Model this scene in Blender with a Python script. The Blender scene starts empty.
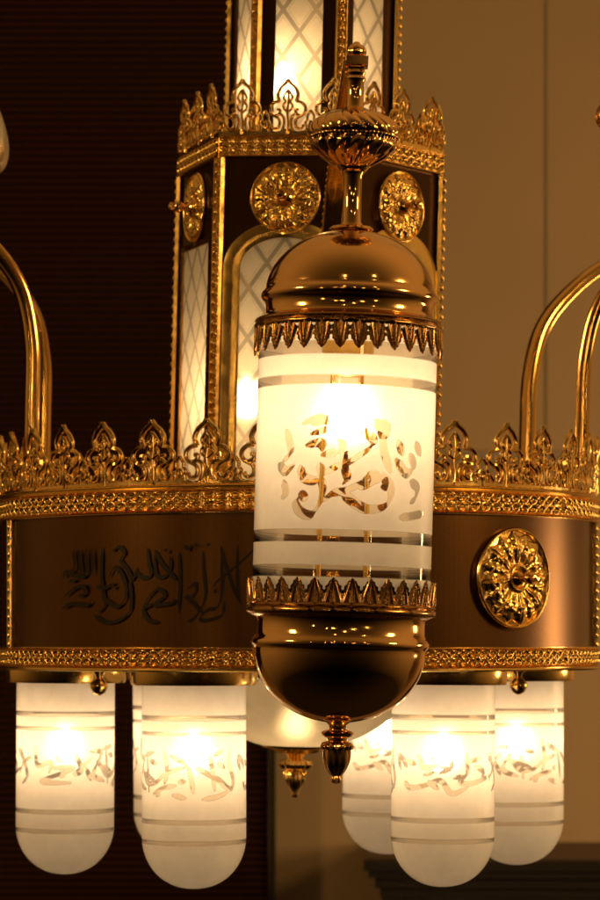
import bpy, math, random
import numpy as np
from mathutils import Vector, Matrix

random.seed(7)
rng = np.random.default_rng(7)
R_ = math.radians
C = bpy.context.scene.collection
U = 0.12            # metres per unit (one unit = the diameter of a small glass tube)
ZH = 1.75           # camera height

# ------------------------------------------------------------------ camera
sc = bpy.context.scene
cd = bpy.data.cameras.new('camera')
cam = bpy.data.objects.new('camera', cd); C.objects.link(cam)
cam.location = (0.017*U, -29.5*U, ZH)
cam.rotation_euler = (R_(90), 0, 0)
cd.sensor_fit = 'VERTICAL'; cd.sensor_height = 36.0
cd.lens = 2847/900*36.0
cd.shift_y = 190/900
cd.clip_end = 200
cd.dof.use_dof = True
cd.dof.focus_distance = 24.4*U
cd.dof.aperture_fstop = 10.5
sc.camera = cam

# ------------------------------------------------------------------ world, lamps, exposure
w = bpy.data.worlds.new('World'); sc.world = w; w.use_nodes = True
bg = w.node_tree.nodes['Background']
# dim surroundings of the shop: warm walls to the sides and overhead, dark towards the camera and the floor
wn = w.node_tree; wl = wn.links.new
tcw = wn.nodes.new('ShaderNodeTexCoord'); sx = wn.nodes.new('ShaderNodeSeparateXYZ'); wl(tcw.outputs['Generated'], sx.inputs[0])
def wmath(op, a, b):
    n = wn.nodes.new('ShaderNodeMath'); n.operation = op
    for i, q in enumerate((a, b)):
        if isinstance(q, (int, float)): n.inputs[i].default_value = q
        elif q is not None: wl(q, n.inputs[i])
    return n.outputs[0]
ax = wmath('ABSOLUTE', sx.outputs[0], None)
bk = wn.nodes.new('ShaderNodeMapRange'); bk.interpolation_type = 'SMOOTHSTEP'; wl(sx.outputs[1], bk.inputs[0])
bk.inputs[1].default_value = -.75; bk.inputs[2].default_value = .35; bk.inputs[3].default_value = 0; bk.inputs[4].default_value = .34
st = wmath('ADD', wmath('MULTIPLY', wmath('POWER', ax, 2.0), 0.07), wmath('MULTIPLY', wmath('MAXIMUM', wmath('SUBTRACT', sx.outputs[2], 0.1), 0), 0.085))
lr = wn.nodes.new('ShaderNodeMapRange'); wl(sx.outputs[0], lr.inputs[0])      # the pale wall is on the right, the dark blind on the left
lr.inputs[1].default_value = -.5; lr.inputs[2].default_value = .5; lr.inputs[3].default_value = .65; lr.inputs[4].default_value = 1
st = wmath('ADD', st, wmath('MULTIPLY', bk.outputs[0], lr.outputs[0]))
fl = wn.nodes.new('ShaderNodeMapRange'); wl(sx.outputs[2], fl.inputs[0])
fl.inputs[1].default_value = -.6; fl.inputs[2].default_value = 0.15; fl.inputs[3].default_value = 0.04; fl.inputs[4].default_value = 1
st = wmath('MULTIPLY', wmath('ADD', st, 0.012), fl.outputs[0])
bg.inputs[0].default_value = (1.0, 0.50, 0.14, 1); wl(st, bg.inputs[1])
sc.view_settings.view_transform = 'Standard'; sc.view_settings.look = 'None'
sc.view_settings.exposure = 0.0; sc.view_settings.gamma = 1.0
cy = sc.cycles
cy.max_bounces = 10; cy.diffuse_bounces = 8; cy.glossy_bounces = 4
cy.transmission_bounces = 6; cy.transparent_max_bounces = 12
cy.sample_clamp_indirect = 4.0; cy.sample_clamp_direct = 0
cy.caustics_reflective = False; cy.caustics_refractive = False
cy.use_denoising = True

WARM = (1.0, 0.57, 0.19)
def area(name, loc, target, sx, sy, power, col=WARM):
    l = bpy.data.lights.new(name, 'AREA'); l.shape = 'RECTANGLE'; l.size = sx; l.size_y = sy
    l.energy = power; l.color = col
    o = bpy.data.objects.new(name, l); C.objects.link(o); o.location = loc
    d = Vector(target)-Vector(loc); o.rotation_euler = d.to_track_quat('-Z', 'Y').to_euler()
    return o
def point(name, loc, power, rad, col=WARM):
    l = bpy.data.lights.new(name, 'POINT'); l.energy = power; l.shadow_soft_size = rad; l.color = col
    o = bpy.data.objects.new(name, l); C.objects.link(o); o.location = loc
    return o
# area lights added for the shop's other lamps to the left and right, and rows of small lamps behind the photographer
area('side_area_light', (-3.2, -1.9, ZH+1.3), (0, 0, ZH+0.2), 0.45, 0.6, 30)
area('side_area_light', (3.0, -1.5, ZH+1.1), (0, 0, ZH+0.2), 0.45, 0.6, 30)
area('side_area_light', (2.3, 0.7, ZH-0.05), (0.1, 2.2, ZH-0.35), 0.5, 0.5, 20, (1.0, 0.61, 0.27))  # fill light added beyond the right edge to brighten the lower wall
for x, y, z, p in ((-1.5, -5.2, 0.75, 5), (-0.9, -5.6, 0.7, 4), (-0.75, -5.6, 0.7, 4), (1.3, -5.0, 0.7, 5), (1.5, -5.1, 0.72, 4),
                   (0.6, -6.0, 1.6, 8), (-2.6, -4.2, 0.2, 6), (2.7, -4.4, 0.15, 6), (-0.4, -4.2, 2.3, 8), (2.0, -3.4, 2.2, 8)):
    point('shop_bulb_light', (x, y, ZH+z), p, 0.05)

# ------------------------------------------------------------------ materials
def mat(name):
    m = bpy.data.materials.new(name); m.use_nodes = True
    nt = m.node_tree; nt.nodes.clear()
    out = nt.nodes.new('ShaderNodeOutputMaterial')
    return m, nt, out
def N(nt, typ, **kw):
    n = nt.nodes.new(typ)
    for k, v in kw.items():
        if k.startswith('i_'):
            n.inputs[k[2:].replace('_', ' ')].default_value = v
        else:
            setattr(n, k, v)
    return n
def rgba(c): return (c[0], c[1], c[2], 1)

def metal(name, col, col2, rough, bump=0.0, scale=60, rvar=0.06, fine=0):
    """polished plated brass: slightly uneven tone and gloss, faint waviness"""
    m, nt, out = mat(name)
    p = N(nt, 'ShaderNodeBsdfPrincipled', i_Metallic=1.0, i_Roughness=rough)
    tc = N(nt, 'ShaderNodeTexCoord')
    no = N(nt, 'ShaderNodeTexNoise', i_Scale=scale, i_Detail=5.0)
    nt.links.new(tc.outputs['Object'], no.inputs['Vector'])
    mx = N(nt, 'ShaderNodeMix', data_type='RGBA')
    mx.inputs[6].default_value = rgba(col); mx.inputs[7].default_value = rgba(col2)
    nt.links.new(no.outputs['Fac'], mx.inputs[0])
    nt.links.new(mx.outputs[2], p.inputs['Base Color'])
    mr = N(nt, 'ShaderNodeMapRange')
    mr.inputs[1].default_value = 0.3; mr.inputs[2].default_value = 0.7
    mr.inputs[3].default_value = max(0.02, rough-rvar); mr.inputs[4].default_value = rough+rvar
    nt.links.new(no.outputs['Fac'], mr.inputs[0]); nt.links.new(mr.outputs[0], p.inputs['Roughness'])
    if bump:
        n2 = N(nt, 'ShaderNodeTexNoise', i_Scale=scale*0.5, i_Detail=2.0)
        nt.links.new(tc.outputs['Object'], n2.inputs['Vector'])
        b = N(nt, 'ShaderNodeBump', i_Strength=bump, i_Distance=0.004)
        nt.links.new(n2.outputs['Fac'], b.inputs['Height']); nt.links.new(b.outputs[0], p.inputs['Normal'])
    nt.links.new(p.outputs[0], out.inputs[0])
    return m
GOLD = metal('polished_gold', (1.0, 0.71, 0.26), (0.95, 0.63, 0.19), 0.2, 0.02)
GOLD_R = metal('relief_gold', (1.0, 0.71, 0.25), (0.93, 0.60, 0.18), 0.2, 0.0, 120)
ROSE = metal('rose_gold', (0.90, 0.58, 0.25), (0.84, 0.50, 0.19), 0.10, 0.014, 16, 0.06)
ANT = metal('antique_gold', (0.52, 0.30, 0.11), (0.32, 0.17, 0.055), 0.24, 0.03, 160)

BRONZE = metal('bronze_arm', (0.88, 0.56, 0.19), (0.80, 0.48, 0.14), 0.12, 0.01, 40, 0.03)
def panel_metal(name='brown_mesh_sheet', c1=(0.10, 0.046, 0.012, 1), c2=(0.145, 0.067, 0.018, 1)):
    """brown perforated sheet"""
    m, nt, out = mat(name)
    p = N(nt, 'ShaderNodeBsdfPrincipled', i_Metallic=0.85, i_Roughness=0.3)
    tc = N(nt, 'ShaderNodeTexCoord')
    no = N(nt, 'ShaderNodeTexNoise', i_Scale=9.0, i_Detail=4.0)
    nt.links.new(tc.outputs['Object'], no.inputs['Vector'])
    vo = N(nt, 'ShaderNodeTexVoronoi', i_Scale=330.0, i_Randomness=0.35)
    nt.links.new(tc.outputs['Object'], vo.inputs['Vector'])
    mx = N(nt, 'ShaderNodeMix', data_type='RGBA')
    mx.inputs[6].default_value = c1; mx.inputs[7].default_value = c2
    nt.links.new(no.outputs['Fac'], mx.inputs[0])
    mr = N(nt, 'ShaderNodeMapRange'); mr.inputs[1].default_value = 0.15; mr.inputs[2].default_value = 0.5
    mr.inputs[3].default_value = 0.82; mr.inputs[4].default_value = 1.05
    nt.links.new(vo.outputs['Distance'], mr.inputs[0])
    mu = N(nt, 'ShaderNodeMix', data_type='RGBA', blend_type='MULTIPLY'); mu.inputs[0].default_value = 1
    nt.links.new(mx.outputs[2], mu.inputs[6]); nt.links.new(mr.outputs[0], mu.inputs[7])
    nt.links.new(mu.outputs[2], p.inputs['Base Color'])
    nt.links.new(p.outputs[0], out.inputs[0])
    return m
PANEL = panel_metal()
PANEL_D = panel_metal('dark_tower_sheet', (0.045, 0.018, 0.005, 1), (0.07, 0.03, 0.009, 1))

def ink_mat():
    m, nt, out = mat('black_lettering')
    p = N(nt, 'ShaderNodeBsdfPrincipled', i_Roughness=0.35)
    p.inputs['Base Color'].default_value = (0.013, 0.006, 0.002, 1)
    p.inputs['Specular IOR Level'].default_value = 0.3
    nt.links.new(p.outputs[0], out.inputs[0]); return m
INK = ink_mat()

def glass_mat(name, tint, frost_rough=0.8, see=0.13, clear_tint=(0.80, 0.73, 0.60), cmax=0.85):
    """acid-etched glass: frosted everywhere but where the 'clear' attribute leaves polished stripes and lettering"""
    m, nt, out = mat(name)
    at = N(nt, 'ShaderNodeAttribute', attribute_name='clear')
    tc = N(nt, 'ShaderNodeTexCoord')
    no = N(nt, 'ShaderNodeTexNoise', i_Scale=35.0, i_Detail=6.0, i_Roughness=0.65)
    nt.links.new(tc.outputs['Object'], no.inputs['Vector'])
    ra = N(nt, 'ShaderNodeMapRange'); ra.inputs[1].default_value = 0.25; ra.inputs[2].default_value = 0.75
    ra.inputs[3].default_value = 0.86; ra.inputs[4].default_value = 1.0
    nt.links.new(no.outputs['Fac'], ra.inputs[0])
    mu = N(nt, 'ShaderNodeMix', data_type='RGBA', blend_type='MULTIPLY'); mu.inputs[0].default_value = 1
    mu.inputs[6].default_value = rgba(tint); nt.links.new(ra.outputs[0], mu.inputs[7])
    tr = N(nt, 'ShaderNodeBsdfTranslucent'); nt.links.new(mu.outputs[2], tr.inputs['Color'])
    df = N(nt, 'ShaderNodeBsdfDiffuse'); nt.links.new(mu.outputs[2], df.inputs['Color'])
    m1 = N(nt, 'ShaderNodeMixShader'); m1.inputs[0].default_value = 0.52
    nt.links.new(tr.outputs[0], m1.inputs[1]); nt.links.new(df.outputs[0], m1.inputs[2])
    rf = N(nt, 'ShaderNodeBsdfRefraction', i_Roughness=frost_rough, i_IOR=1.3)
    nt.links.new(mu.outputs[2], rf.inputs['Color'])
    m2 = N(nt, 'ShaderNodeMixShader'); m2.inputs[0].default_value = see
    nt.links.new(m1.outputs[0], m2.inputs[1]); nt.links.new(rf.outputs[0], m2.inputs[2])
    gl = N(nt, 'ShaderNodeBsdfGlossy', i_Roughness=0.35)
    fr = N(nt, 'ShaderNodeFresnel', i_IOR=1.35)
    m3 = N(nt, 'ShaderNodeMixShader'); nt.links.new(fr.outputs[0], m3.inputs[0])
    nt.links.new(m2.outputs[0], m3.inputs[1]); nt.links.new(gl.outputs[0], m3.inputs[2])
    tp = N(nt, 'ShaderNodeBsdfTransparent'); tp.inputs[0].default_value = rgba(clear_tint)
    g2 = N(nt, 'ShaderNodeBsdfGlossy', i_Roughness=0.03)
    f2 = N(nt, 'ShaderNodeFresnel', i_IOR=1.5)
    m4 = N(nt, 'ShaderNodeMixShader'); nt.links.new(f2.outputs[0], m4.inputs[0])
    nt.links.new(tp.outputs[0], m4.inputs[1]); nt.links.new(g2.outputs[0], m4.inputs[2])
    m5 = N(nt, 'ShaderNodeMixShader'); cm = N(nt, 'ShaderNodeMath', operation='MULTIPLY'); cm.inputs[1].default_value = cmax
    nt.links.new(at.outputs['Fac'], cm.inputs[0]); nt.links.new(cm.outputs[0], m5.inputs[0])
    nt.links.new(m3.outputs[0], m5.inputs[1]); nt.links.new(m4.outputs[0], m5.inputs[2])
    nt.links.new(m5.outputs[0], out.inputs[0])
    return m
FROST = glass_mat('etched_glass', (0.985, 0.955, 0.875))
FROST_L = glass_mat('lantern_glass', (0.985, 0.955, 0.875), 0.8, 0.13, (0.80, 0.72, 0.58), cmax=1.0)
FROST_T = glass_mat('etched_panel_glass', (0.95, 0.86, 0.70), 0.6, 0.3, (0.8, 0.66, 0.46))
OPAL = glass_mat('opal_glass', (0.9, 0.82, 0.66), 0.5, 0.05)

def emit(name, col, s):
    m, nt, out = mat(name)
    e = N(nt, 'ShaderNodeEmission'); e.inputs[0].default_value = rgba(col); e.inputs[1].default_value = s
    nt.links.new(e.outputs[0], out.inputs[0]); return m
BULB = emit('lit_bulb', (1.0, 0.66, 0.365), 106)
BULB_L = emit('lit_lantern_bulb', (1.0, 0.66, 0.36), 80)
BULB_T = emit('lit_tower_bulb', (1.0, 0.66, 0.32), 170)
BULB_D = emit('dim_bulb', (1.0, 0.64, 0.30), 75)

def plain(name, col, rough=0.6, var=0.15, scale=8, metallic=0.0, stretch=(1, 1, 1), bump=0.0):
    m, nt, out = mat(name)
    p = N(nt, 'ShaderNodeBsdfPrincipled', i_Roughness=rough, i_Metallic=metallic)
    tc = N(nt, 'ShaderNodeTexCoord'); mp = N(nt, 'ShaderNodeMapping'); mp.inputs['Scale'].default_value = stretch
    nt.links.new(tc.outputs['Object'], mp.inputs[0])
    no = N(nt, 'ShaderNodeTexNoise', i_Scale=scale, i_Detail=6.0)
    nt.links.new(mp.outputs[0], no.inputs['Vector'])
    mx = N(nt, 'ShaderNodeMix', data_type='RGBA')
    mx.inputs[6].default_value = rgba([c*(1-var) for c in col]); mx.inputs[7].default_value = rgba([c*(1+var) for c in col])
    nt.links.new(no.outputs['Fac'], mx.inputs[0]); nt.links.new(mx.outputs[2], p.inputs['Base Color'])
    if bump:
        b = N(nt, 'ShaderNodeBump', i_Strength=bump, i_Distance=0.01)
        nt.links.new(no.outputs['Fac'], b.inputs['Height']); nt.links.new(b.outputs[0], p.inputs['Normal'])
    nt.links.new(p.outputs[0], out.inputs[0]); return m
WALL = plain('painted_wall', (0.46, 0.33, 0.19), 0.7, 0.10, 2.2, bump=0.05)
TRIM = plain('grey_trim', (0.34, 0.28, 0.2), 0.6)
SLAT = plain('dark_brown_slat', (0.065, 0.021, 0.009), 0.5, 0.35, 20, stretch=(1, 1, 12))
WOOD = plain('dark_wood', (0.011, 0.0065, 0.004), 0.45, 0.35, 14, stretch=(1, 8, 8))
WOODTOP = plain('brown_wood', (0.06, 0.032, 0.015), 0.5, 0.3, 14, stretch=(1, 8, 8))
CREAM = plain('cream_enamel', (0.78, 0.70, 0.55), 0.35, 0.03)
DGLASS = glass_mat('unlit_glass', (0.75, 0.7, 0.6), 0.4, 0.1)

# ------------------------------------------------------------------ mesh helpers (unit coordinates, scaled by U on linking)
class MB:
    def __init__(s): s.v = []; s.f = []; s.n = 0; s.attr = []
    def add(s, v, f, attr=None):
        v = np.asarray(v, float)
        s.v.append(v); f = [tuple(int(i)+s.n for i in q) for q in f]; s.f.extend(f); s.n += len(v)
        s.attr.append(np.zeros(len(v)) if attr is None else np.asarray(attr, float))
        return s
    def build(s, name, m, parent=None, smooth=40, lean=0.0, loc=None, rotz=0.0, kind=None, label=None):
        v = np.concatenate(s.v)*U
        me = bpy.data.meshes.new(name); me.from_pydata(v.tolist(), [], s.f)
        at = np.concatenate(s.attr)
        if at.any():
            a = me.attributes.new('clear', 'FLOAT', 'POINT'); a.data.foreach_set('value', at.astype(np.float32))
        me.materials.append(m)
        if smooth:
            me.polygons.foreach_set('use_smooth', [True]*len(me.polygons))
            if smooth < 180: me.set_sharp_from_angle(angle=R_(smooth))
        me.update()
        o = bpy.data.objects.new(name, me); C.objects.link(o)
        if parent: o.parent = parent
        if loc is not None: o.location = Vector(loc)*U
        o.rotation_euler = (0, R_(lean), rotz)
        if kind: o['kind'] = kind
        if label: o['label'] = label
        return o

def grid_faces(nu, nv, wrap=False, keep=None):
    i, j = np.meshgrid(np.arange(nu if wrap else nu-1), np.arange(nv-1), indexing='ij')
    i = i.ravel(); j = j.ravel(); i2 = (i+1) % nu
    f = np.stack([i*nv+j, i2*nv+j, i2*nv+j+1, i*nv+j+1], 1)
    if keep is not None: f = f[keep[f].mean(1) > 0.5]
    return f

def lathe(mb, prof, n=64, rot=None, off=(0, 0, 0), rmod=None):
    prof = np.asarray(prof, float); th = np.linspace(0, 2*math.pi, n, endpoint=False)
    T, J = np.meshgrid(th, np.arange(len(prof)), indexing='ij')
    r = prof[J, 0]; z = prof[J, 1]
    if rmod is not None: r = r+rmod(T, r, z)
    v = np.stack([r*np.cos(T), r*np.sin(T), z], -1).reshape(-1, 3)
    if rot is not None: v = v @ np.asarray(rot).T
    v = v+np.asarray(off)
    mb.add(v, grid_faces(n, len(prof), True)); return mb

def spl(pts, k=8):
    """Catmull-Rom through points"""
    p = np.asarray(pts, float)
    if len(p) < 3:
        t = np.linspace(0, 1, k+1)[:, None]; return p[0]*(1-t)+p[-1]*t
    q = np.concatenate([[2*p[0]-p[1]], p, [2*p[-1]-p[-2]]])
    out = []
    for i in range(1, len(q)-2):
        t = np.linspace(0, 1, k, endpoint=False)[:, None]
        a, b, c, d = q[i-1], q[i], q[i+1], q[i+2]
        out.append(0.5*((2*b)+(-a+c)*t+(2*a-5*b+4*c-d)*t**2+(-a+3*b-3*c+d)*t**3))
    out.append(p[-1:]); return np.concatenate(out)

def tube(mb, path, rad, n=8, flat=None):
    """round (or flattened) bar along a 3-D path"""
    p = np.asarray(path, float); m = len(p)
    rad = np.broadcast_to(np.asarray(rad, float), (m,))
    t = np.gradient(p, axis=0); t /= np.linalg.norm(t, axis=1)[:, None]+1e-12
    up = np.array(flat[2]) if flat else np.array([0.0, 1.0, 0.02])
    s = np.cross(t, up); s /= np.linalg.norm(s, axis=1)[:, None]+1e-9
    b = np.cross(s, t)
    a = np.linspace(0, 2*math.pi, n, endpoint=False)
    if flat:
        ca, sa = np.cos(a), np.sin(a); e = 0.45
        x = np.sign(ca)*np.abs(ca)**e*flat[0]; y = np.sign(sa)*np.abs(sa)**e*flat[1]
        v = p[:, None]+s[:, None]*x[None, :, None]+b[:, None]*y[None, :, None]
    else:
        v = p[:, None]+rad[:, None, None]*(s[:, None]*np.cos(a)[None, :, None]+b[:, None]*np.sin(a)[None, :, None])
    v = v.reshape(-1, 3)
    f = []
    for i in range(m-1):
        for j in range(n):
            f.append((i*n+j, i*n+(j+1) % n, (i+1)*n+(j+1) % n, (i+1)*n+j))
    f.append(tuple(range(n-1, -1, -1))); f.append(tuple((m-1)*n+j for j in range(n)))
    mb.add(v, f); return mb

def ball(mb, c, r, n=12, sc_=(1, 1, 1)):
    pr = [(max(1e-4, r*math.sin(a)), r*math.cos(a)) for a in np.linspace(math.pi, 0, n//2+2)]
    m2 = MB(); lathe(m2, pr, n)
    mb.add(m2.v[0]*np.asarray(sc_)+np.asarray(c), m2.f); return mb

def box(mb, c, s, rotz=0.0):
    x, y, z = np.asarray(s)/2
    v = np.array([(-x, -y, -z), (x, -y, -z), (x, y, -z), (-x, y, -z), (-x, -y, z), (x, -y, z), (x, y, z), (-x, y, z)])
    ca, sa = math.cos(rotz), math.sin(rotz)
    v = v @ np.array([[ca, sa, 0], [-sa, ca, 0], [0, 0, 1]])+np.asarray(c)
    mb.add(v, [(0, 3, 2, 1), (4, 5, 6, 7), (0, 1, 5, 4), (1, 2, 6, 5), (2, 3, 7, 6), (3, 0, 4, 7)]); return mb

def cyl_pt(phi, r, z):          # phi measured from the side that faces the camera, positive to the right
    return np.stack([r*np.sin(phi), -r*np.cos(phi), z], -1)

# ------------------------------------------------------------------ pen strokes
def strokes_dist(pts, strokes, wmax, wmin, ang=55):
    """signed coverage (positive inside) of broad-nib strokes at the 2-D points"""
    best = np.full(len(pts), -9.0)
    na = R_(ang)
    for s in strokes:
        p = spl(s, 6)
        for ii, (a, b) in enumerate(zip(p[:-1], p[1:])):
            d = b-a; L = np.hypot(*d)
            if L < 1e-9: continue
            wd = 0.5*(wmin+(wmax-wmin)*abs(math.sin(math.atan2(d[1], d[0])-na)))
            lo = np.minimum(a, b)-wmax; hi = np.maximum(a, b)+wmax
            wd *= min(1.0, .5+.25*min(ii, len(p)-2-ii))
            k = np.where((pts[:, 0] > lo[0]) & (pts[:, 0] < hi[0]) & (pts[:, 1] > lo[1]) & (pts[:, 1] < hi[1]))[0]
            if not len(k): continue
            q = pts[k]-a; t = np.clip((q @ d)/(L*L), 0, 1)
            dist = np.hypot(*(q-t[:, None]*d).T)
            best[k] = np.maximum(best[k], wd-dist)
    return best

def fromzoom(strokes, ox, oy, k, cx, h, scale):
    """pen strokes noted in enlarged-picture pixels -> units on the surface (x right, y up from eye level)"""
    return [[((ox+x/k-cx)/scale, (h-(oy+y/k))/scale) for x, y in s] for s in strokes]

# ------------------------------------------------------------------ crest, bands, medallions
def crest_strokes():
    L = []
    half = [
        [(0, 1.0), (.05, .93), (.15, .85), (.215, .73), (.19, .62), (.17, .585)],
        [(.17, .60), (.29, .575), (.375, .50), (.375, .40), (.29, .335), (.19, .37), (.17, .44), (.235, .455)],
        [(.19, .37), (.11, .33), (.075, .24), (.085, .14), (.12, .06)],
        [(.29, .335), (.20, .28), (.17, .19), (.21, .11), (.30, .10), (.345, .17)],
        [(.0, .82), (.06, .74), (.095, .66), (.05, .59), (.095, .53), (.085, .46), (.0, .40)],
        [(.40, .05), (.415, .13), (.385, .20), (.43, .26), (.43, .33), (.5, .43)],
        [(.5, .10), (.47, .16), (.5, .24)],
    ]
    for s in half:
        L.append(s); L.append([(-x, y) for x, y in s])
    L.append([(0, 0), (.012, .2), (-.012, .4), (.012, .6), (0, .82)])
    return L
CREST = [spl(s, 5) for s in crest_strokes()]
def crest_on(mb, fn, sp, ht, rad):
    """fn(x, z) -> 3-D; one filigree motif of spacing sp and height ht"""
    for i, s in enumerate(CREST):
        r = rad*(1.15 if i < 2 else (1.0 if i < 8 else 0.8))
        tube(mb, fn(s[:, 0]*sp, s[:, 1]*ht), r, 6)
    # scalloped foot plate
    n = 14; x = np.linspace(-.5, .5, n)
    top = .075+.03*np.cos(x*4*math.pi)
    X = np.concatenate([x, x]); Y = np.concatenate([np.zeros(n)-.02, top])
    front = fn(X*sp, Y*ht); back = fn(X*sp, Y*ht, -rad*0.8)
    f = [(i, i+1, n+i+1, n+i) for i in range(n-1)]
    k = 2*n
    f += [(k+i+1, k+i, k+n+i, k+n+i+1) for i in range(n-1)]
    f += [(n+i, n+i+1, k+n+i+1, k+n+i) for i in range(n-1)]
    mb.add(np.concatenate([front, back]), f)

def ridge(d, wd): return np.clip(1-(d/wd)**2, 0, 1)
def band_height(u, v, t):
    """chain of interlaced rings in two rows; u along, v across (units), t tile; 0..1"""
    tv = .68*t
    a = (u/t) % 1.0-.5; b = (v/tv) % 1.0-.5
    r1 = np.hypot(a, b*.92)
    a2 = ((u/t+.5) % 1.0)-.5; b2 = ((v/tv+.5) % 1.0)-.5
    return np.maximum.reduce([ridge(r1-.40, .15), ridge(np.hypot(a2, b2), .22)*.9, ridge(r1, .19)])
def band_rows(u, v, h, t):
    edge = np.maximum(ridge(v-.06*h, .05*h), ridge(v-.94*h, .05*h))
    m = .12*h
    core = band_height(u, np.clip(v-m, 0, h-2*m)+1e-4, t)
    core = np.where((v > m) & (v < h-m), core, 0)
    return np.maximum(edge*1.3, core)

def ring_band(name, Rr, z0, z1, relief, parent, mtl, nv=46):
    h = z1-z0; t = h*.56
    nt_ = round(2*math.pi*Rr/t); t2 = 2*math.pi*Rr/nt_
    ph = np.concatenate([np.linspace(-R_(105), R_(105), 1700), np.linspace(R_(105), R_(255), 500)[1:-1]]); nu = len(ph)
    v = np.linspace(0, h, nv)
    P, V = np.meshgrid(ph, v, indexing='ij')
    H = band_rows(P*Rr, V, h, t2)*relief
    mb = MB(); mb.add(cyl_pt(P, Rr+H, z0+V).reshape(-1, 3), grid_faces(nu, nv, True))
    # back lips
    lathe(mb, [(Rr-.06, z0), (Rr+.012, z0), (Rr+.012, z0+.004)], 180)
    lathe(mb, [(Rr+.012, z1-.004), (Rr+.012, z1), (Rr-.06, z1)], 180)
    return mb.build(name, mtl, parent, 60)

def medallion_h(x, y, k=8, seed=0.0):
    rho = np.hypot(x, y); th = np.arctan2(y, x)+seed
    H = .22*np.sqrt(np.clip(1-(rho/1.08)**2, 0, 1))
    sect = 2*math.pi/k
    for rot, r0, ln, wd, amp in ((.5, .42, .50, .20, .10), (0, .25, .69, .275, .17)):
        tl = ((th/sect+rot) % 1.0-.5)*sect
        lx = rho*np.cos(tl)-r0; ly = rho*np.sin(tl)
        s = np.clip(lx/ln, 0, 1)
        env = wd*np.sin(s**.8*math.pi)**.75*(1+.16*np.cos(s*24))+1e-4
        q = np.clip(np.abs(ly)/env, 0, 1)
        body = np.sqrt(np.clip(1-q**2, 0, 1))*((lx > 0) & (lx < ln))*np.sin(np.clip(s, 0, 1)*math.pi*.82+.25)
        fan = np.arctan2(np.abs(ly), lx+.16)
        rib = .5+.5*np.cos(fan*13)
        vein = 1-.45*np.exp(-(ly/.018)**2)
        H = np.maximum(H, H*.6+body*amp*(.55+.45*rib)*vein+.05)*1.0 if rot == 0 else H+body*amp*(.6+.4*rib)
    H = H+.10*ridge(rho-.965, .045)+.08*ridge(rho-.24, .05)
    return H
def medallion(name, parent, Rm, fn, lean=0.0, seed=0.0, knob=0.26, mtl=None):
    """fn(x, y, out) -> 3-D on the panel"""
    nr, na = 100, 420
    rr = np.linspace(.001, 1, nr); aa = np.linspace(0, 2*math.pi, na, endpoint=False)
    A, Q = np.meshgrid(aa, rr, indexing='ij')
    x, y = Q*np.cos(A), Q*np.sin(A)
    H = medallion_h(x, y, 8, seed)
    mb = MB(); mb.add(fn((x*Rm).ravel(), (y*Rm).ravel(), (H*Rm*.75+.01).ravel()), grid_faces(na, nr, True))
    x, y = np.cos(aa)*Rm, np.sin(aa)*Rm
    e = np.concatenate([fn(x, y, np.full(na, .045*Rm+.01)), fn(x, y, np.zeros(na))])
    mb.add(e, [(i, na+i, na+(i+1) % na, (i+1) % na) for i in range(na)])
    o = mb.build(name, mtl or GOLD_R, parent, 70, lean)
    mb = MB()
    pr = np.array([(.15, .16), (.165, .2), (.12, .25), (.07, .28), (.065, .36), (.1, .4), (.13, .46), (.115, .54), (.07, .57), (.085, .62), (.07, .68), (.002, .70)])*Rm*(knob/.26)
    th = np.linspace(0, 2*math.pi, 20, endpoint=False)
    T, J = np.meshgrid(th, np.arange(len(pr)), indexing='ij')
    v = fn((pr[J, 0]*np.cos(T)).ravel(), (pr[J, 0]*np.sin(T)).ravel(), pr[J, 1].ravel())
    mb.add(v, grid_faces(20, len(pr), True))
    mb.build('boss', ROSE, o, 50)
    return o

def leaf_skirt(name, parent, Rs, z_base, height, n, mtl, down=True):
    """gallery of pointed palmette leaves with a round hole between each pair"""
    per, nv = 28, 48
    nu = per*n
    ph = np.linspace(-math.pi, math.pi, nu, endpoint=False); v = np.linspace(0, 1, nv)
    P, V = np.meshgrid(ph, v, indexing='ij')
    u = (P/(2*math.pi)*n) % 1.0-.5                       # -.5..+.5 inside a leaf
    au = np.abs(u)
    wv = .52*np.clip(1-np.clip((V-.46)/.54, 0, 1)**1.7, 0, 1)*(1+.09*np.cos(V*36+1))
    keep = (V < .12) | (au < wv)
    hole = np.hypot((au-.5)*18.5, (V-.17)*24) < 2.0
    keep &= ~hole
    fan = np.arctan2(au, 1.0-V+.12)
    rib = .5+.5*np.cos(fan*17)
    H = np.where(V > .1, .016*rib+.014*np.clip(1-au/.4, 0, 1), 0)+.03*ridge(V-.03, .05)
    flare = 0*V
    z = z_base+(-V if down else V)*height
    front = cyl_pt(P, Rs+H+flare, z).reshape(-1, 3)
    kp = keep.ravel().astype(float)
    f = grid_faces(nu, nv, True, kp)
    mb = MB(); mb.add(front, f)
    return mb.build(name, mtl, parent, 70)

# ================================================================== the setting
wall_y = 18.5
mb = MB(); box(mb, (9, wall_y+.5, -2), (70, 1, 34)); wall = mb.build('wall', WALL, None, 0, loc=(0, 0, ZH/U), kind='structure')
def top(o, label, cat, group=None):
    o['label'] = label; o['category'] = cat
    if group: o['group'] = group
    return o
def empty(name, loc, label, cat, lean=0.0, rotz=0.0, group=None):
    o = bpy.data.objects.new(name, None); C.objects.link(o); o.empty_display_size = .05
    o.location = (loc[0]*U, loc[1]*U, ZH+loc[2]*U); o.rotation_euler = (0, R_(lean), rotz)
    return top(o, label, cat, group)

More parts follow.
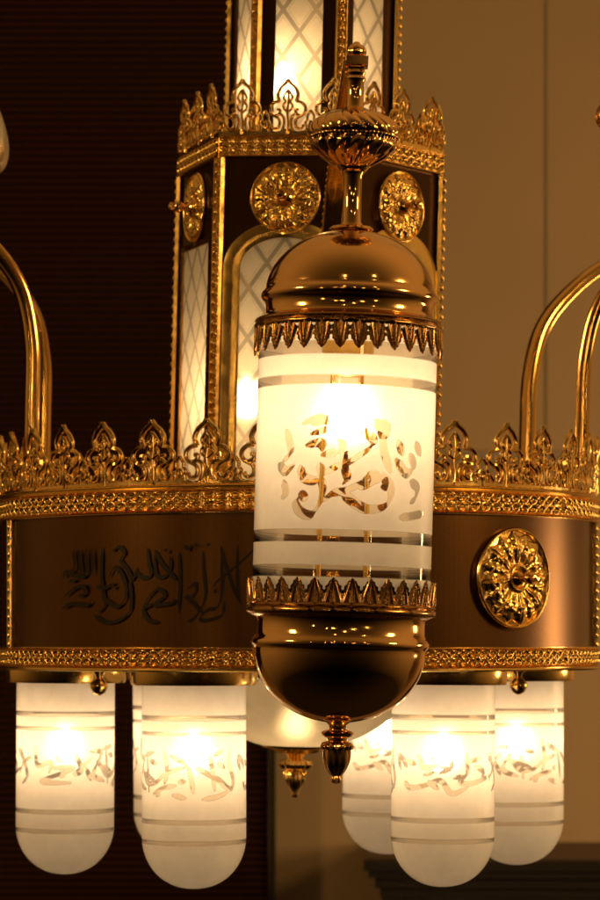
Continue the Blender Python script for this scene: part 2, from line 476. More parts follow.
# wall seams and ledge
mb = MB()
box(mb, (4.18, wall_y-.012, 3), (.035, .03, 22))
o = mb.build('wall_seam', TRIM, wall, 0); o['kind'] = 'structure'
mb = MB()
for z, d, hh in ((3.12, .10, .10), (2.95, .05, .22)): box(mb, (6.5, wall_y-d/2-.003, z), (14, d, hh))
o = mb.build('dado_rail', TRIM, wall, 0); o['kind'] = 'structure'

# slatted blind behind the left half
bl = empty('slatted_blind', (-9.5, wall_y-.8, -6), 'dark brown slatted blind covering the wall behind the left half of the chandelier', 'blind')
mb = MB()
z = 0.0
while z < 24:
    x0, x1 = -16, 9.0
    v = np.array([(x0, 0, z), (x1, 0, z), (x1, -.09, z+.055), (x0, -.09, z+.055), (x0, 0.012, z+.098), (x1, 0.012, z+.098)])
    mb.add(v, [(0, 1, 2, 3), (3, 2, 5, 4)])
    z += .118
mb.build('slats', SLAT, bl, 0)
mb = MB(); box(mb, (-3.5, .12, 12), (25, .06, 24.2)); mb.build('backing', WOOD, bl, 0)
mb = MB(); box(mb, (9.06, -.03, 12), (.1, .3, 24.2)); mb.build('side_rail', WOOD, bl, 0)

# dark cabinet bottom right
cb = empty('wooden_cabinet', (0.97, 14.6, -9.2), 'dark wooden cabinet with stepped cornice below the right hand glass tubes', 'cabinet', 0, R_(-3))
mb = MB(); box(mb, (5.4, 1.9, 2.6), (10.2, 3.2, 5.2)); mb.build('body', WOOD, cb, 0)
mb = MB()
for i, (o_, z, hh) in enumerate(((.02, 5.27, .13), (.10, 5.42, .16), (.2, 5.56, .11), (.27, 5.70, .16))):
    box(mb, (5.4, 1.9, z), (10.2+2*o_, 3.2+2*o_, hh))
mb.build('cornice', WOOD, cb, 0)
mb = MB(); box(mb, (5.4, 1.9, 5.80), (10.66, 3.66, .035)); mb.build('top_board', WOODTOP, cb, 0)

# ================================================================== the chandelier
ch = empty('mosque_chandelier', (0, 0, 0), 'large gilded tiered chandelier with pierced crest, calligraphy drum and frosted glass tubes', 'chandelier')
RD = 3.05
LEAN = 1.38
POSTS = [-69, 6, 78, 150, 222]

# ---- drum panels
PZ0, PZ1 = -.07, 1.19
callig = [
 [(488,72),(500,120),(520,180),(545,240)], [(592,72),(560,105),(520,140),(480,172),(465,192)], [(537,70),(535,150),(537,200),(540,235)],
 [(490,95),(492,180),(488,225),(475,250),(455,255),(440,265),(430,280),(445,287),(490,272),(500,230)],
 [(437,85),(440,150),(445,210),(430,255),(410,280),(395,290)], [(395,195),(415,180),(418,200),(400,220),(390,215),(420,245),(440,270)],
 [(370,90),(372,180),(368,265)], [(300,80),(320,120),(345,150),(362,170)], [(280,75),(285,120),(290,155),(265,160),(245,140)],
 [(300,95),(305,150),(325,160),(345,140),(345,100)], [(180,85),(200,70),(215,90),(205,110),(225,140),(240,165),(250,130)],
 [(152,70),(150,150),(155,200),(160,240),(140,265)], [(265,260),(280,225),(310,195),(330,215),(300,240),(350,235),(357,222)],
 [(300,235),(270,255),(285,285),(312,290)], [(230,165),(235,220),(230,260),(200,285),(160,290),(130,270)],
 [(170,160),(190,130),(215,165),(220,215),(195,245),(150,215)], [(135,185),(160,190),(190,175)],
 [(70,75),(76,115),(70,145)], [(88,75),(92,120),(95,148)], [(108,72),(108,148),(80,152),(50,140),(45,160)], [(125,70),(128,150)],
 [(45,215),(75,190),(100,185),(105,205),(85,215)], [(60,170),(80,165)], [(40,250),(70,235),(110,240),(125,225)],
 [(415,70),(425,66)], [(450,70),(460,66)], [(470,200),(480,205)], [(385,70),(400,78),(408,66)], [(330,85),(340,80)], [(182,185),(190,190)],
]
LET = fromzoom(callig, 50, 520, 2.857, 298, 640, 107.2)
for i, a in enumerate(POSTS):
    b = POSTS[(i+1) % 5]+(360 if i == 4 else 0)
    ph = np.linspace(R_(a), R_(b), 60); zz = np.linspace(PZ0, PZ1, 4)
    P, Z = np.meshgrid(ph, zz, indexing='ij')
    mb = MB(); mb.add(cyl_pt(P, RD, Z).reshape(-1, 3), grid_faces(60, 4))
    mb.add(cyl_pt(P, RD-.03, Z).reshape(-1, 3), grid_faces(60, 4)[:, ::-1])
    pn = mb.build('drum_panel', PANEL, ch, 180)
    if i == 0:
        pn['label'] = 'brown panel with black arabic calligraphy'
        mb = MB()
        na = R_(60)
        for k, s in enumerate(LET):
            p = spl(s, 7); t = np.gradient(p, axis=0); ln = np.hypot(t[:, 0], t[:, 1])+1e-9
            nrm = np.stack([-t[:, 1], t[:, 0]], 1)/ln[:, None]
            wd = .5*(.011+.035*np.abs(np.sin(np.arctan2(t[:, 1], t[:, 0])-na)))
            tp = np.clip(np.minimum(np.arange(len(p))+.6, len(p)-np.arange(len(p))-.4)/3.0, .25, 1); wd = wd*tp
            q = np.stack([p+nrm*wd[:, None], p-nrm*wd[:, None]], 1).reshape(-1, 2)
            s_ = np.clip(q[:, 0]/RD, -1, 1)
            ph_ = np.arcsin(s_)
            # the picture's x becomes an angle round the drum (with the depth change)
            for _ in range(4): ph_ = np.arcsin(np.clip(q[:, 0]*107.2*(29.5-RD*np.cos(ph_))/(2847*RD), -1, 1))
            v = cyl_pt(ph_, RD+.006+.0012*k, q[:, 1]*.99)
            mb.add(v, [(2*j, 2*j+1, 2*j+3, 2*j+2) for j in range(len(p)-1)])
        mb.build('lettering', INK, pn, 0)
    if i == 1:
        pn['label'] = 'brown panel with round acanthus medallion'

# ---- bands and mouldings
ring_band('upper_band', RD+.03, PZ1, 1.42, .028, ch, GOLD_R)
ring_band('lower_band', RD+.03, -.27, PZ0, .028, ch, GOLD_R)
mb = MB()
lathe(mb, [(RD-.02, 1.42), (RD+.05, 1.421), (RD+.065, 1.44), (RD+.05, 1.46), (RD+.0, 1.465), (RD-.1, 1.45)], 200)
mb.build('rim_moulding', GOLD, ch, 50)
mb = MB()
lathe(mb, [(RD-.05, -.30), (RD+.04, -.30), (RD+.055, -.285), (RD+.05, -.272), (RD-.03, -.271)], 200)
mb.build('base_moulding', GOLD, ch, 50)
mb = MB()
lathe(mb, [(1.25, -.285), (RD-.04, -.285)], 120); lathe(mb, [(.02, -.28), (1.25, -.28)], 60)
mb.build('bottom_plate', GOLD, ch, 30)
mb = MB(); lathe(mb, [(.02, 1.25), (RD-.035, 1.25)], 120); mb.build('deck_plate', ANT, ch, 30)

# rivets on the bands
mb = MB()
for a in np.arange(-90, 270, 24):
    for z in (1.30, -.17):
        q = cyl_pt(np.array([R_(a+3)]), RD+.06, np.array([z]))[0]; ball(mb, q, .035, 10)
mb.build('rivets', GOLD, ch, 60)['kind'] = 'stuff'

# ---- beaded corner posts
for a in POSTS:
    mb = MB(); ph = R_(a)
    nz = 240; zz = np.linspace(PZ0, PZ1, nz); uu = np.linspace(-.065, .065, 16)
    X, Z = np.meshgrid(uu, zz, indexing='ij')
    b = ((Z/.09) % 1.0)-.5
    H = .035*np.sqrt(np.clip(1-(X/.035)**2-(b/.45)**2, 0, 1))+.02*ridge(np.abs(X)-.055, .012)+.03
    mb.add(cyl_pt(ph+X/RD, RD+H, Z).reshape(-1, 3), grid_faces(16, nz))
    for sgn in (-1, 1):
        e = np.concatenate([cyl_pt(np.full(2, ph+sgn*.065/RD), np.array([RD, RD]), np.array([PZ0, PZ1])), cyl_pt(np.full(2, ph+sgn*.065/RD), np.array([RD+.03]*2), np.array([PZ0, PZ1]))])
        mb.add(e, [(0, 1, 3, 2)])
    mb.build('beaded_post', GOLD_R, ch, 60)

# ---- pierced crest round the drum
mb = MB()
angs = [-67.5, -57, -47, -36.9, -26.4, -16, -5.8, 5.2, 16.6, 28.6, 40.2, 50.2, 60.4, 70.6]
angs += list(np.linspace(80.8, 282.3, 21))
for i, a in enumerate(angs):
    nx = angs[(i+1) % len(angs)]+(360 if i == len(angs)-1 else 0); pv = angs[i-1]-(360 if i == 0 else 0)
    sp = R_((nx-pv)/2)*RD
    def fn(x, z, off=0.0, a=a):
        x = np.asarray(x); z = np.asarray(z)
        return cyl_pt(R_(a)+x/RD, np.full(x.shape, RD+.02+off)+.05*z**2, 1.46+z)
    crest_on(mb, fn, sp, .60, .0225)
mb.build('crest', GOLD, ch, 60)

# ---- medallion on the right panel (and one half way round the back)
for a in (42.0, 186.0):
    zc = (640-578)/105.5
    def fn(x, y, o_, a=a, zc=zc):
        return cyl_pt(R_(a)+np.asarray(x)/RD, RD+np.asarray(o_), zc+np.asarray(y))
    medallion('medallion', ch, .485, fn, seed=.3)

# ---- glass tubes under the drum
def make_glass(Rg, z_top, z_bot, stripes, texts, dome=True, nu=640, nv=330, soft=.006, text_w=(.056, .028)):
    """frosted shade; returns MB. texts: list of (phi0, strokes on the surface)"""
    L = (z_top-z_bot)
    if dome:
        zc = z_bot+Rg
        n1 = int(nv*.72); z1 = np.linspace(z_top, zc, n1)
        al = np.linspace(0, math.pi/2, nv-n1+1)[1:]
        rr = np.concatenate([np.full(n1, Rg), np.maximum(Rg*np.cos(al)**.92, .001)]); zz = np.concatenate([z1, zc-Rg*np.sin(al)])
    else:
        zz = np.linspace(z_top, z_bot, nv); rr = np.full(nv, Rg)
    ph = np.linspace(-math.pi, math.pi, nu, endpoint=False)
    P, J = np.meshgrid(ph, np.arange(len(zz)), indexing='ij')
    Z = zz[J]; Rr = rr[J]
    clr = np.zeros(P.shape)
    for a, b in stripes:
        clr = np.maximum(clr, np.clip((np.minimum(a-Z, Z-b))/soft+.5, 0, 1))
    pts_s = P.ravel()*Rg; pts_z = Z.ravel()
    for p0, st in texts:
        x = (pts_s-p0*Rg+math.pi*Rg) % (2*math.pi*Rg)-math.pi*Rg
        c = strokes_dist(np.stack([x, pts_z], 1), st, *text_w)
        clr = np.maximum(clr, np.clip(c/soft+.5, 0, 1).reshape(P.shape))
    mb = MB(); mb.add(cyl_pt(P, Rr, Z).reshape(-1, 3), grid_faces(nu, len(zz), True)[:, ::-1], clr.ravel())
    return mb
def unroll(strokes, Rg):
    """flat picture x -> arc length round a cylinder"""
    out = []
    for s in strokes:
        out.append([(Rg*math.asin(max(-.985, min(.985, x/Rg))), y) for x, y in s])
    return out
tB = [[(145,310),(155,370),(152,415),(145,440)],[(172,328),(220,350),(240,365)],[(235,370),(150,400),(110,435),(75,440),(62,405),(100,425)],
      [(100,482),(140,458),(190,447)],[(240,365),(255,420),(262,475)],[(262,365),(320,400),(365,425),(395,455),(415,460),(420,420),(405,360),(408,308)],
      [(330,330),(340,390),(348,465)],[(345,325),(380,308)],[(205,432),(228,430)],[(62,330),(100,315)],[(300,502),(360,492),(400,472)],[(180,485),(230,497)],
      [(362,360),(385,375)],[(85,350),(110,360)],[(125,480),(112,490)],[(440,330),(455,350),(462,380)]]
tC = [[(193,225),(205,252),(235,242),(230,212)],[(222,232),(262,258)],[(258,215),(264,250),(240,264)],[(298,222),(300,262),(285,282),(308,287),(355,268)],
      [(165,285),(175,297),(205,292),(240,280),(265,308),(300,296)],[(150,232),(156,256)],[(345,225),(358,250),(350,280)],[(205,268),(225,262)],[(300,240),(330,232)],
      [(172,238),(186,246)],[(318,250),(336,262),(330,284)],[(270,275),(290,270)],[(215,282),(235,298)]]
tA = [[(60,195),(76,250),(64,272)],[(95,192),(100,230),(130,224),(126,246)],[(130,235),(176,238),(110,265),(172,268)],[(180,200),(196,240),(182,252)],[(178,248),(218,214)],
      [(245,190),(249,270)],[(215,200),(236,205),(220,250),(242,266)],[(140,212),(154,222)],[(205,235),(215,262)],[(228,222),(240,240)],[(70,222),(84,214)],[(150,255),(160,250)]]
TB = unroll(fromzoom(tB, 130, 680, 4.09, 193, 640, 104.3), .5)
TC = unroll(fromzoom(tC, 330, 660, 2.222, 443.3, 640, 103.4), .5)
TA = unroll(fromzoom(tA, 0, 660, 2.222, 68.5, 640, 97.3), .5)
# same heights on all three
def shift(st, dz): return [[(x, y+dz) for x, y in s] for s in st]
mA = np.mean([q[1] for s in TA for q in s]); mB = np.mean([q[1] for s in TB for q in s]); mC = np.mean([q[1] for s in TC for q in s])
TA = shift(TA, -1.27-mA); TB = shift(TB, -1.27-mB); TC = shift(TC, -1.25-mC)
stripes = [(-.715, -.765), (-.868, -.905), (-1.70, -1.745), (-1.90, -1.94)]
tube_mb = make_glass(.5, -.40, -2.385, stripes, [(0, TB), (R_(120), TC), (R_(-120), TA)])
shade0 = None
TUBES = [(-24.4, 0), (35.6, -120), (-78, 120), (107, 60), (155.6, -120), (213.6, 100)]
def bulb_mb(zc, r, l):
    mb = MB(); lathe(mb, [(.002, zc-l/2), (r*.55, zc-l*.46), (r*.9, zc-l*.34), (r, zc-l*.18), (r*.92, zc), (r*.66, zc+l*.22), (r*.45, zc+l*.38), (r*.42, zc+l*.5)], 20); return mb
protos = None
for a, rz in TUBES:
    x, y, _ = cyl_pt(np.array([R_(a)]), 2.42, np.array([0]))[0]
    if protos is None:
        sh = tube_mb.build('glass_shade', FROST, ch, 180, 0, (x, y, 0), R_(rz))
        mb = MB(); lathe(mb, [(.02, -.289), (.6, -.289), (.612, -.30), (.612, -.405), (.6, -.43), (.53, -.432), (.515, -.40), (.02, -.395)], 72)
        cap = mb.build('cap', GOLD, sh, 40)
        mb = MB(); lathe(mb, [(.17, -.40), (.17, -.62), (.12, -.63), (.12, -.70), (.02, -.70)], 24)
        so = mb.build('socket', GOLD, sh, 40)
        bu = bulb_mb(-1.06, .085, .32).build('bulb', BULB, sh, 180)
        protos = (sh, cap, so, bu)
    else:
        sh = protos[0].copy(); C.objects.link(sh); sh.location = (x*U, y*U, 0); sh.rotation_euler = (R_(random.uniform(-.5, .5)), R_(random.uniform(-.6, .6)), R_(rz))
        for q in protos[1:]:
            c = q.copy(); C.objects.link(c); c.parent = sh
for k in range(6):
    a = 5.6+60*k
    x, y, _ = cyl_pt(np.array([R_(a)]), 2.42, np.array([0]))[0]
    mb = MB(); lathe(mb, [(.05, -.286), (.07, -.31), (.04, -.34), (.03, -.37), (.055, -.39), (.085, -.43), (.088, -.47), (.06, -.52), (.02, -.545), (.001, -.55)], 20, off=(x, y, 0))
    mb.build('ball_finial', GOLD, ch, 60)

# ---- glass bowl in the middle
bowl = MB()
rb = 1.53; zc = -(750-640)/96.5+rb
al = np.linspace(R_(12), R_(58), 40)
lathe(bowl, [(rb*math.sin(t), zc-rb*math.cos(t)) for t in al], 120)
bw = bowl.build('glass_bowl', OPAL, ch, 180, LEAN)
mb = MB()
lathe(mb, [(.05, -1.09), (.36, -1.075), (.375, -1.09), (.35, -1.115), (.26, -1.135), (.22, -1.165), (.12, -1.18), (.09, -1.20), (.07, -1.225), (.15, -1.25), (.165, -1.29), (.14, -1.33), (.09, -1.345), (.11, -1.37), (.10, -1.44), (.075, -1.51), (.04, -1.575), (.045, -1.60), (.03, -1.63), (.001, -1.64)], 40,
      rmod=lambda T, r, z: np.where((z < -1.24) & (z > -1.5), .012*np.cos(14*T), 0))
mb.build('bowl_finial', GOLD, bw, 40)
bulb_mb(-.62, .12, .3).build('bulb', BULB_D, bw, 180)

# ---- hexagonal tower: two tiers
TW = -40.9       # angle of the corner post left of the front face
def hexpt(Rc, k): return cyl_pt(np.array([R_(TW+60*k)]), Rc, np.array([0.0]))[0][:2]
def face_fn(Rc, k):
    a = hexpt(Rc, k); b = hexpt(Rc, k+1); m = (a+b)/2; d = (b-a)/np.linalg.norm(b-a); n = m/np.linalg.norm(m)
    def fn(x, z, o_=0.0):
        x = np.asarray(x, float); z = np.asarray(z, float); o_ = np.asarray(o_, float)+np.zeros(x.shape)
        return np.stack([m[0]+d[0]*x+n[0]*o_, m[1]+d[1]*x+n[1]*o_, z], -1)
    return fn, np.linalg.norm(b-a)
def slab(mb, fn, x0, x1, z0, z1, o0, o1):
    x = np.array([x0, x1, x1, x0]); z = np.array([z0, z0, z1, z1])
    v = np.concatenate([fn(x, z, o0), fn(x, z, o1)])
    mb.add(v, [(0, 1, 2, 3)[::-1], (4, 5, 6, 7), (0, 1, 5, 4), (1, 2, 6, 5), (2, 3, 7, 6), (3, 0, 4, 7)])
def face_band(mb, fn, wd, z0, z1, o0, relief):
    h = z1-z0; t = h*.56; t = wd/round(wd/t)
    x = np.linspace(-wd/2, wd/2, 190); v = np.linspace(0, h, 40)
    X, V = np.meshgrid(x, v, indexing='ij')
    H = band_rows(X+wd/2, V, h, t)*relief
    mb.add(fn(X, z0+V, o0+H).reshape(-1, 3), grid_faces(190, 40))
    slab(mb, fn, -wd/2, wd/2, z0, z1, o0-.05, o0-.002)
def post(mb, xy, z0, z1, hw, bead, dirv):
    n = np.array([dirv[0], dirv[1]])/np.hypot(*dirv); d = np.array([-n[1], n[0]])
    nz = int((z1-z0)/bead*9); zz = np.linspace(z0, z1, nz); uu = np.linspace(-1, 1, 18)
    X, Z = np.meshgrid(uu, zz, indexing='ij')
    b = ((Z/bead) % 1.0)-.5
    rr = np.hypot(X/.55, b/.44)
    H = .05*np.sqrt(np.clip(1-rr**2, 0, 1))+.022*ridge(np.abs(X)-.82, .14)+.02*np.clip((1-np.abs(X))/.06, 0, 1)
    v = np.stack([xy[0]+d[0]*X*hw+n[0]*H, xy[1]+d[1]*X*hw+n[1]*H, Z], -1).reshape(-1, 3)
    mb.add(v, grid_faces(18, nz)[:, ::-1])
def lattice_panel(fn, x0, x1, z0, z1, o0, pitch, lw=.055):
    nx, nz = 90, int(90*(z1-z0)/(x1-x0))
    X, Z = np.meshgrid(np.linspace(x0, x1, nx), np.linspace(z0, z1, nz), indexing='ij')
    asp = .72
    p = ((X+Z*asp)/pitch) % 1.0; q = ((X-Z*asp)/pitch) % 1.0
    d = np.minimum(np.minimum(p, 1-p), np.minimum(q, 1-q))*pitch
    c = np.clip((lw/2-d)/.012+.5, 0, 1)*.62
    c = np.where(np.abs(d-lw*.95) < .004, .35, c)
    mb = MB(); mb.add(fn(X, Z, o0).reshape(-1, 3), grid_faces(nx, nz), c.ravel()+1e-5)
    return mb
def arch(mb, fn, x0, x1, z0, zs, wd, o0, o1):
    """moulded arch band: straight jambs and a round head"""
    r = (x1-x0)/2; c = (x0+x1)/2
    pts = [(x0, z0)]+[(x0, zs)]+[(c-r*math.cos(t), zs+r*.72*math.sin(t)) for t in np.linspace(.05, math.pi-.05, 28)]+[(x1, zs), (x1, z0)]
    pts = np.array(pts); t = np.gradient(pts, axis=0); t /= np.linalg.norm(t, axis=1)[:, None]; nn = np.stack([-t[:, 1], t[:, 0]], 1)
    rows = []
    for k, (s, oo) in enumerate(((-.5, o0), (-.5, o1*.8+o0*.2), (-.25, o1), (.25, o1), (.5, o1*.8+o0*.2), (.5, o0))):
        q = pts+nn*wd*s; rows.append(fn(q[:, 0], q[:, 1], oo))
    v = np.stack(rows, 1).reshape(-1, 3); mb.add(v, grid_faces(len(pts), 6))

RL, ZL0, ZL1 = 1.40, 1.26, 5.02
RU, ZU0, ZU1 = .885, 5.02, 8.4
for k in range(6):
    fn, wd = face_fn(RL-.035, k)
    vis = k in (0, 1, 5)
    mb = MB()
    gx = wd/2-.20; gz1 = 3.98
    slab(mb, fn, -wd/2, -gx, ZL0, gz1, -.03, 0); slab(mb, fn, gx, wd/2, ZL0, gz1, -.03, 0)
    slab(mb, fn, -wd/2, wd/2, gz1, 4.80, -.03, 0)
    pl = mb.build('tower_panel', PANEL_D, ch, 0, LEAN)
    mb = MB()
    if k == 5:
        for sg in (-1, 1): slab(mb, fn, sg*gx-.03, sg*gx+.03, ZL0, gz1, .001, .035)
        slab(mb, fn, -gx-.03, gx+.03, gz1+.001, gz1+.06, .001, .035)
        mb.build('glass_frame', ANT, pl, 0)
    else:
        arch(mb, fn, -gx-.05, gx+.05, ZL0, 3.70, .17, .002, .05); mb.build('arch_frame', GOLD, pl, 50)
    gl = lattice_panel(fn, -gx+.03, gx-.03, ZL0, gz1+.02, .012, .36).build('lattice_glass', FROST_T, pl, 0)
    if k in (0, 1, 5, 4, 2):
        zc = 4.39
        def f2(x, y, o_, fn=fn): return fn(x, 4.39+np.asarray(y), np.asarray(o_)+.004)
        medallion('medallion', ch, .36, f2, LEAN, .1*k, .34)
    mb = MB(); face_band(mb, fn, wd+.02, 4.80, 5.02, .03, .022); mb.build('tower_band', GOLD_R, ch, 60, LEAN)
    mb = MB(); post(mb, hexpt(RL-.035, k), ZL0, 4.80, .06, .10, hexpt(1, k)); mb.build('tower_post', GOLD_R, ch, 60, LEAN)
    mb = MB()
    for q in range(3):
        def f3(x, z, off=0.0, fn=fn, q=q): return fn(np.asarray(x)+(q-1)*(wd+.03)/3, 5.03+np.asarray(z), .03+off+.06*np.asarray(z)**2)
        crest_on(mb, f3, (wd+.03)/3, .54, .0172)
    mb.build('tower_crest', GOLD, ch, 60, LEAN)
    # upper tier
    fn, wd = face_fn(RU-.02, k)
    mb = MB(); gx = wd/2-.19
    slab(mb, fn, -wd/2, -gx, ZU0, ZU1, -.03, 0); slab(mb, fn, gx, wd/2, ZU0, ZU1, -.03, 0)
    pl = mb.build('upper_tower_panel', PANEL_D, ch, 0, LEAN)
    lattice_panel(fn, -gx-.02, gx+.02, ZU0, ZU1, -.012, .34).build('lattice_glass', FROST_T, pl, 0)
    mb = MB(); post(mb, hexpt(RU-.02, k), ZU0, ZU1, .06, .09, hexpt(1, k)); mb.build('upper_tower_post', GOLD_R, ch, 60, LEAN)
mb = MB()
hx = np.array([[*hexpt(RL, k), 5.0] for k in range(6)]); mb.add(hx, [tuple(range(6))]); mb.build('tower_roof', ANT, ch, 0, LEAN)
mb = MB()
hx = np.array([[*hexpt(RU, k), ZU1] for k in range(6)]); mb.add(hx, [tuple(range(6))])
mb.build('upper_tower_roof', ANT, ch, 0, LEAN)
for z, m_, xy in ((2.45, BULB_T, (-.55, -.35)), (2.3, BULB_T, (.5, -.3)), (5.72, BULB_T, (-.26, -.30))):
    mb = bulb_mb(0, .10, .3); mb.v[0] = mb.v[0]+np.array([xy[0], xy[1], z]); mb.build('tower_bulb', m_, ch, 180, LEAN)

# ---- curved arms
LX, LY = .354, -5.49
prof = spl([(2.95, 1.26), (2.95, 2.3), (2.97, 2.95), (3.13, 3.5), (3.55, 3.96), (4.1, 4.32), (4.8, 4.62), (5.42, 4.86)], 12)
def arm_mb(a):
    ph = R_(a); rad = np.array([math.sin(ph), -math.cos(ph), 0]); tan = np.array([math.cos(ph), math.sin(ph), 0])
    path = prof[:, :1]*rad+np.stack([0*prof[:, 0], 0*prof[:, 0], prof[:, 1]], 1)
    mb = MB(); tube(mb, path, .05, 16, flat=(.068, .09, tan.tolist()))
    # collar where it meets the rim
    c = path[3]
    for dz, r in ((0.3, .11), (.36, .09)):
        ball(mb, (rad*2.95+np.array([0, 0, 1.26+dz])), r, 14, (1, 1, .45))
    # beading down the middle of the outer face
    d = np.concatenate([[0], np.cumsum(np.linalg.norm(np.diff(path, axis=0), axis=1))])
    for s in (np.arange(.5, d[-1], .085) if abs(a) < 10 else ()):
        p = np.array([np.interp(s, d, path[:, j]) for j in range(3)])
        ball(mb, p-tan*.075, .026, 6)
    return mb
for a in (3.7, 72, 123.7, 183.7, -109, -67):
    arm_mb(a).build('curved_arm', BRONZE, ch, 50, LEAN)

# ================================================================== the hanging lantern in front
S = 118.6
def yz(y): return (640-y)/S
ln = empty('hanging_lantern', (LX, LY, 0), 'gilded lantern with etched glass cylinder, dome and bowl hanging in front of the chandelier', 'lantern', 1.6)
px = lambda p: [(max(r, .05)/S, yz(y)) for r, y in p]
# neck with finial
mb = MB()
lathe(mb, px([(12, 226), (9.6, 222), (9.2, 200), (9.2, 176), (11, 173), (12, 170)][::-1]), 40)
mb.build('neck_foot', ROSE, ln, 50)
mb = MB()
lathe(mb, px([(.1, 41), (3, 42), (4, 44), (6.5, 45), (9, 48.5), (9.6, 52), (8.6, 55.5), (6, 58)]), 32, rmod=lambda T, r, z: .006*np.cos(10*T)*(r > .06))
mb.build('ball_finial', ROSE, ln, 50)
mb = MB()
lathe(mb, px([(6, 65), (9, 66), (10, 68), (8.6, 70), (10.2, 73), (8.7, 76), (10.5, 79), (8.6, 82), (8.6, 106), (11, 109)]), 40)
mb.build('neck', ROSE, ln, 50)
mb = MB(); box(mb, (.01, .03, yz(61.2)), (.185, .22, .07)); mb.build('bracket', ROSE, ln, 0)
# turned knob: swirling gadroons above, leaf relief below
kp = spl(px([(9, 107), (15, 110), (26, 114), (37, 120), (43.5, 127), (45.3, 133), (44, 138), (42, 141), (41, 146), (36, 152), (29, 158), (21, 163), (16, 167), (13, 171), (10, 173)]), 7)
def knob_mod(T, r, z):
    zt, zm = yz(112), yz(136)
    up = np.clip((z-zm)/(zt-zm), 0, 1); lo = np.clip((zm-.03-z)/.25, 0, 1)
    g = np.where(z > zm, .017*np.abs(np.cos(11*T+up*5))**.7*np.clip(np.sin(up*math.pi), 0, 1)**.5, 0)
    k = np.where((z < zm-.025) & (z > yz(166)), .022*np.abs(np.cos(6*T))**.5*np.sin(np.clip(lo, 0, 1)*math.pi)+.010*np.cos(18*T+lo*8)*np.sin(lo*math.pi*2), 0)
    b = np.where(np.abs(z-(zm-.03)) < .018, .014*np.abs(np.cos(30*T)), 0)
    return g+k+b
mb = MB(); lathe(mb, kp, 360, rmod=knob_mod); mb.build('knob', ROSE, ln, 70)
# dome
mb = MB()
dm = [(10, 226), (20, 227), (21.5, 229.5), (19, 231)]
lathe(mb, px(dm), 60, rmod=lambda T, r, z: .008*np.cos(24*T)*(r > .14))
mb.build('flange', ROSE, ln, 60)
mb = MB()
d2 = [(84.5*math.sin(t), 296-66*math.cos(t)) for t in np.linspace(.18, 1.5, 34)]
d2 += [(86, 293), (88, 295.5), (88.6, 299), (87, 302), (84.5, 304), (83.5, 308), (83.5, 314), (84.5, 318), (88, 320), (92, 321.5)]
lathe(mb, px(d2), 128); mb.build('dome', ROSE, ln, 50)
mb = MB()
lathe(mb, px([(88, 321.4), (93, 322), (94, 324), (92.5, 326), (94.5, 328), (94, 331), (91.5, 332.5), (90.5, 331)]), 128,
      rmod=lambda T, r, z: .004*np.cos(100*T)*(np.abs(z-yz(328)) < .01))
mb.build('rim', ANT, ln, 60)
leaf_skirt('leaf_gallery', ln, 91/S, yz(327), 31/S, 32, ANT, True)
# lower crown, neck and bowl
leaf_skirt('leaf_gallery', ln, 91.5/S, yz(607), 28/S, 32, ANT, False)
mb = MB()
lathe(mb, px([(88, 600), (93.5, 604), (95, 606), (93, 608), (95.5, 610), (95, 614), (90, 616.5), (87, 618)]), 128, rmod=lambda T, r, z: .004*np.cos(100*T)*(np.abs(z-yz(606)) < .02))
mb.build('rim', ANT, ln, 60)
mb = MB()
b2 = [(87, 617), (85, 620), (84.5, 626), (85, 634), (86.5, 638), (89, 640.5), (90, 643.5), (88.5, 646.5), (87, 648)]
b2 += [(86.5*math.cos(t)**.96, 648+75*math.sin(t)) for t in np.linspace(.03, 1.45, 34)]
lathe(mb, px(b2), 128); mb.build('bowl', ROSE, ln, 50)
mb = MB()
lathe(mb, px([(14, 720), (12, 723), (9, 725), (8.5, 729), (14, 731), (16.5, 733), (15, 736), (10.5, 738), (10, 741), (14, 743), (15.5, 746), (15, 749), (13.8, 750), (14, 755), (12.8, 762), (10, 769), (6.5, 774), (4.2, 776), (5.4, 779), (4.6, 782.5), (.1, 784)]), 56,
      rmod=lambda T, r, z: np.where(np.abs(z-yz(746)) < .03, .010*np.cos(16*T), np.where(z < yz(750), .004*np.cos(8*T), 0)))
mb.build('bottom_finial', ROSE, ln, 50)
# glass cylinder
pen = [[(240,170),(250,230),(262,290),(268,350),(276,385),(262,408)],[(330,215),(365,248),(350,280),(310,310),(280,330),(230,350),(195,372)],[(375,180),(396,230),(406,290),(427,355)],
 [(112,350),(125,385),(160,396),(186,375),(180,340)],[(185,385),(192,430),(180,480),(150,516),(115,505),(100,480),(106,458)],
 [(190,470),(230,440),(270,430),(320,405),(360,372),(382,385),(345,407),(318,410)],[(262,438),(310,475),(350,492),(400,485),(427,460),(432,420),(405,368)],
 [(402,412),(428,405),(405,380)],[(470,516),(510,508),(552,495)],[(505,388),(527,405),(522,440),(505,462)],[(450,315),(485,358),(512,330),(500,293)],
 [(55,400),(62,440),(50,457)],[(38,340),(60,362),(88,343)],[(118,196),(165,178),(192,185),(150,197)],[(148,232),(217,209)],[(133,272),(180,264),(186,288)],[(188,306),(242,294)],
 [(385,188),(412,200),(412,230),(394,258)],[(60,220),(76,290),(48,332)],[(330,395),(350,372)],[(215,360),(235,340)],[(455,250),(470,290)],[(520,250),(535,285)],[(300,180),(318,160)],[(120,445),(128,455)]]
PEN = unroll(fromzoom(pen, 270, 370, 3.53, 347, 640, 121.5), .752)
gstr = [(yz(349.5), yz(362.5)), (yz(382.5), yz(392)), (yz(533), yz(545)), (yz(567.5), yz(579))]
gm = make_glass(.752, yz(331), yz(614), gstr, [(0, PEN), (math.pi, PEN)], False, 1100, 380, .006, (.088, .020))
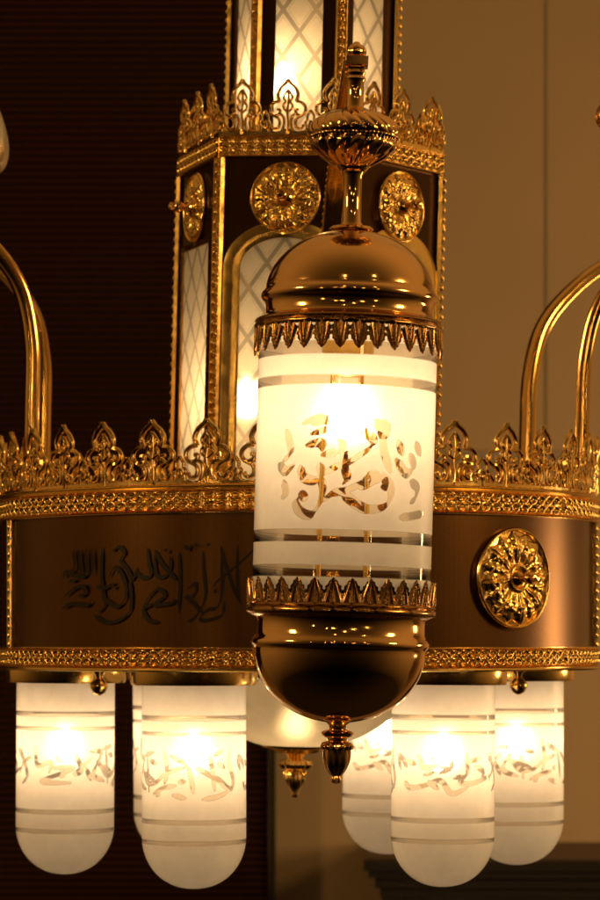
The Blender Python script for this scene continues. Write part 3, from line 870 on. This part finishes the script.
gm.build('glass_cylinder', FROST_L, ln, 180)
# lamp inside
mb = MB(); lathe(mb, px([(.1, 331.5), (86, 331.5), (86, 330.5)]), 96); mb.build('added_reflector', CREAM, ln, 30)  # cream disc added to brighten the inside seen behind the upper leaves
mb = MB(); lathe(mb, px([(26, 333), (26, 358), (22, 360), (20, 362), (20, 372), (16, 376), (.1, 377)]), 40); mb.build('socket', GOLD, ln, 40)
mb = bulb_mb(yz(412), .15, .46); mb.build('bulb', BULB_L, ln, 180)
mb = MB()
for x in (-.20, .20):
    tube(mb, np.array([(x, .05, yz(612)), (x, .05, yz(570)), (x*.98, .05, yz(500)), (x*.9, .04, yz(440)), (x*.6, .02, yz(400)), (x*.6, 0, yz(374))]), .022, 8)
lathe(mb, px([(.1, 586), (14, 587), (15, 592), (10, 598), (9, 612), (84, 615)]), 40)
mb.build('frame_rods', GOLD, ln, 50)

# ================================================================== neighbours at the picture's edges
gs = empty('tulip_shade', (-3.31, -.6, 5.05), 'unlit pale glass tulip shade at the upper left edge', 'lamp shade')
mb = MB(); lathe(mb, spl([(.10, .62), (.16, .55), (.27, .35), (.35, .1), (.37, -.1), (.33, -.25), (.24, -.33), (.2, -.34)], 6), 48); mb.build('shade', DGLASS, gs, 180)
mb = MB(); lathe(mb, [(.02, 2.4), (.045, 2.4), (.045, .95), (.12, .9), (.15, .78), (.15, .62), (.1, .60), (.02, .6)], 32); mb.build('stem', GOLD, gs, 40)
rk = empty('finial_rod', (3.20, -1.0, 5.15), 'dark brass rod with turned finial knob at the upper right edge', 'finial')
mb = MB(); lathe(mb, spl([(.03, .9), (.035, .4), (.06, .36), (.05, .3), (.12, .26), (.19, .18), (.215, .1), (.2, .02), (.14, -.04), (.16, -.1), (.12, -.16), (.05, -.2), (.035, -.24)], 5), 60, rmod=lambda T, r, z: .012*np.cos(14*T)*(r > .1)); mb.build('knob', ANT, rk, 50)
mb = MB(); lathe(mb, [(.02, 3.5), (.035, 3.5), (.035, .9)], 24); mb.build('rod', ANT, rk, 50)
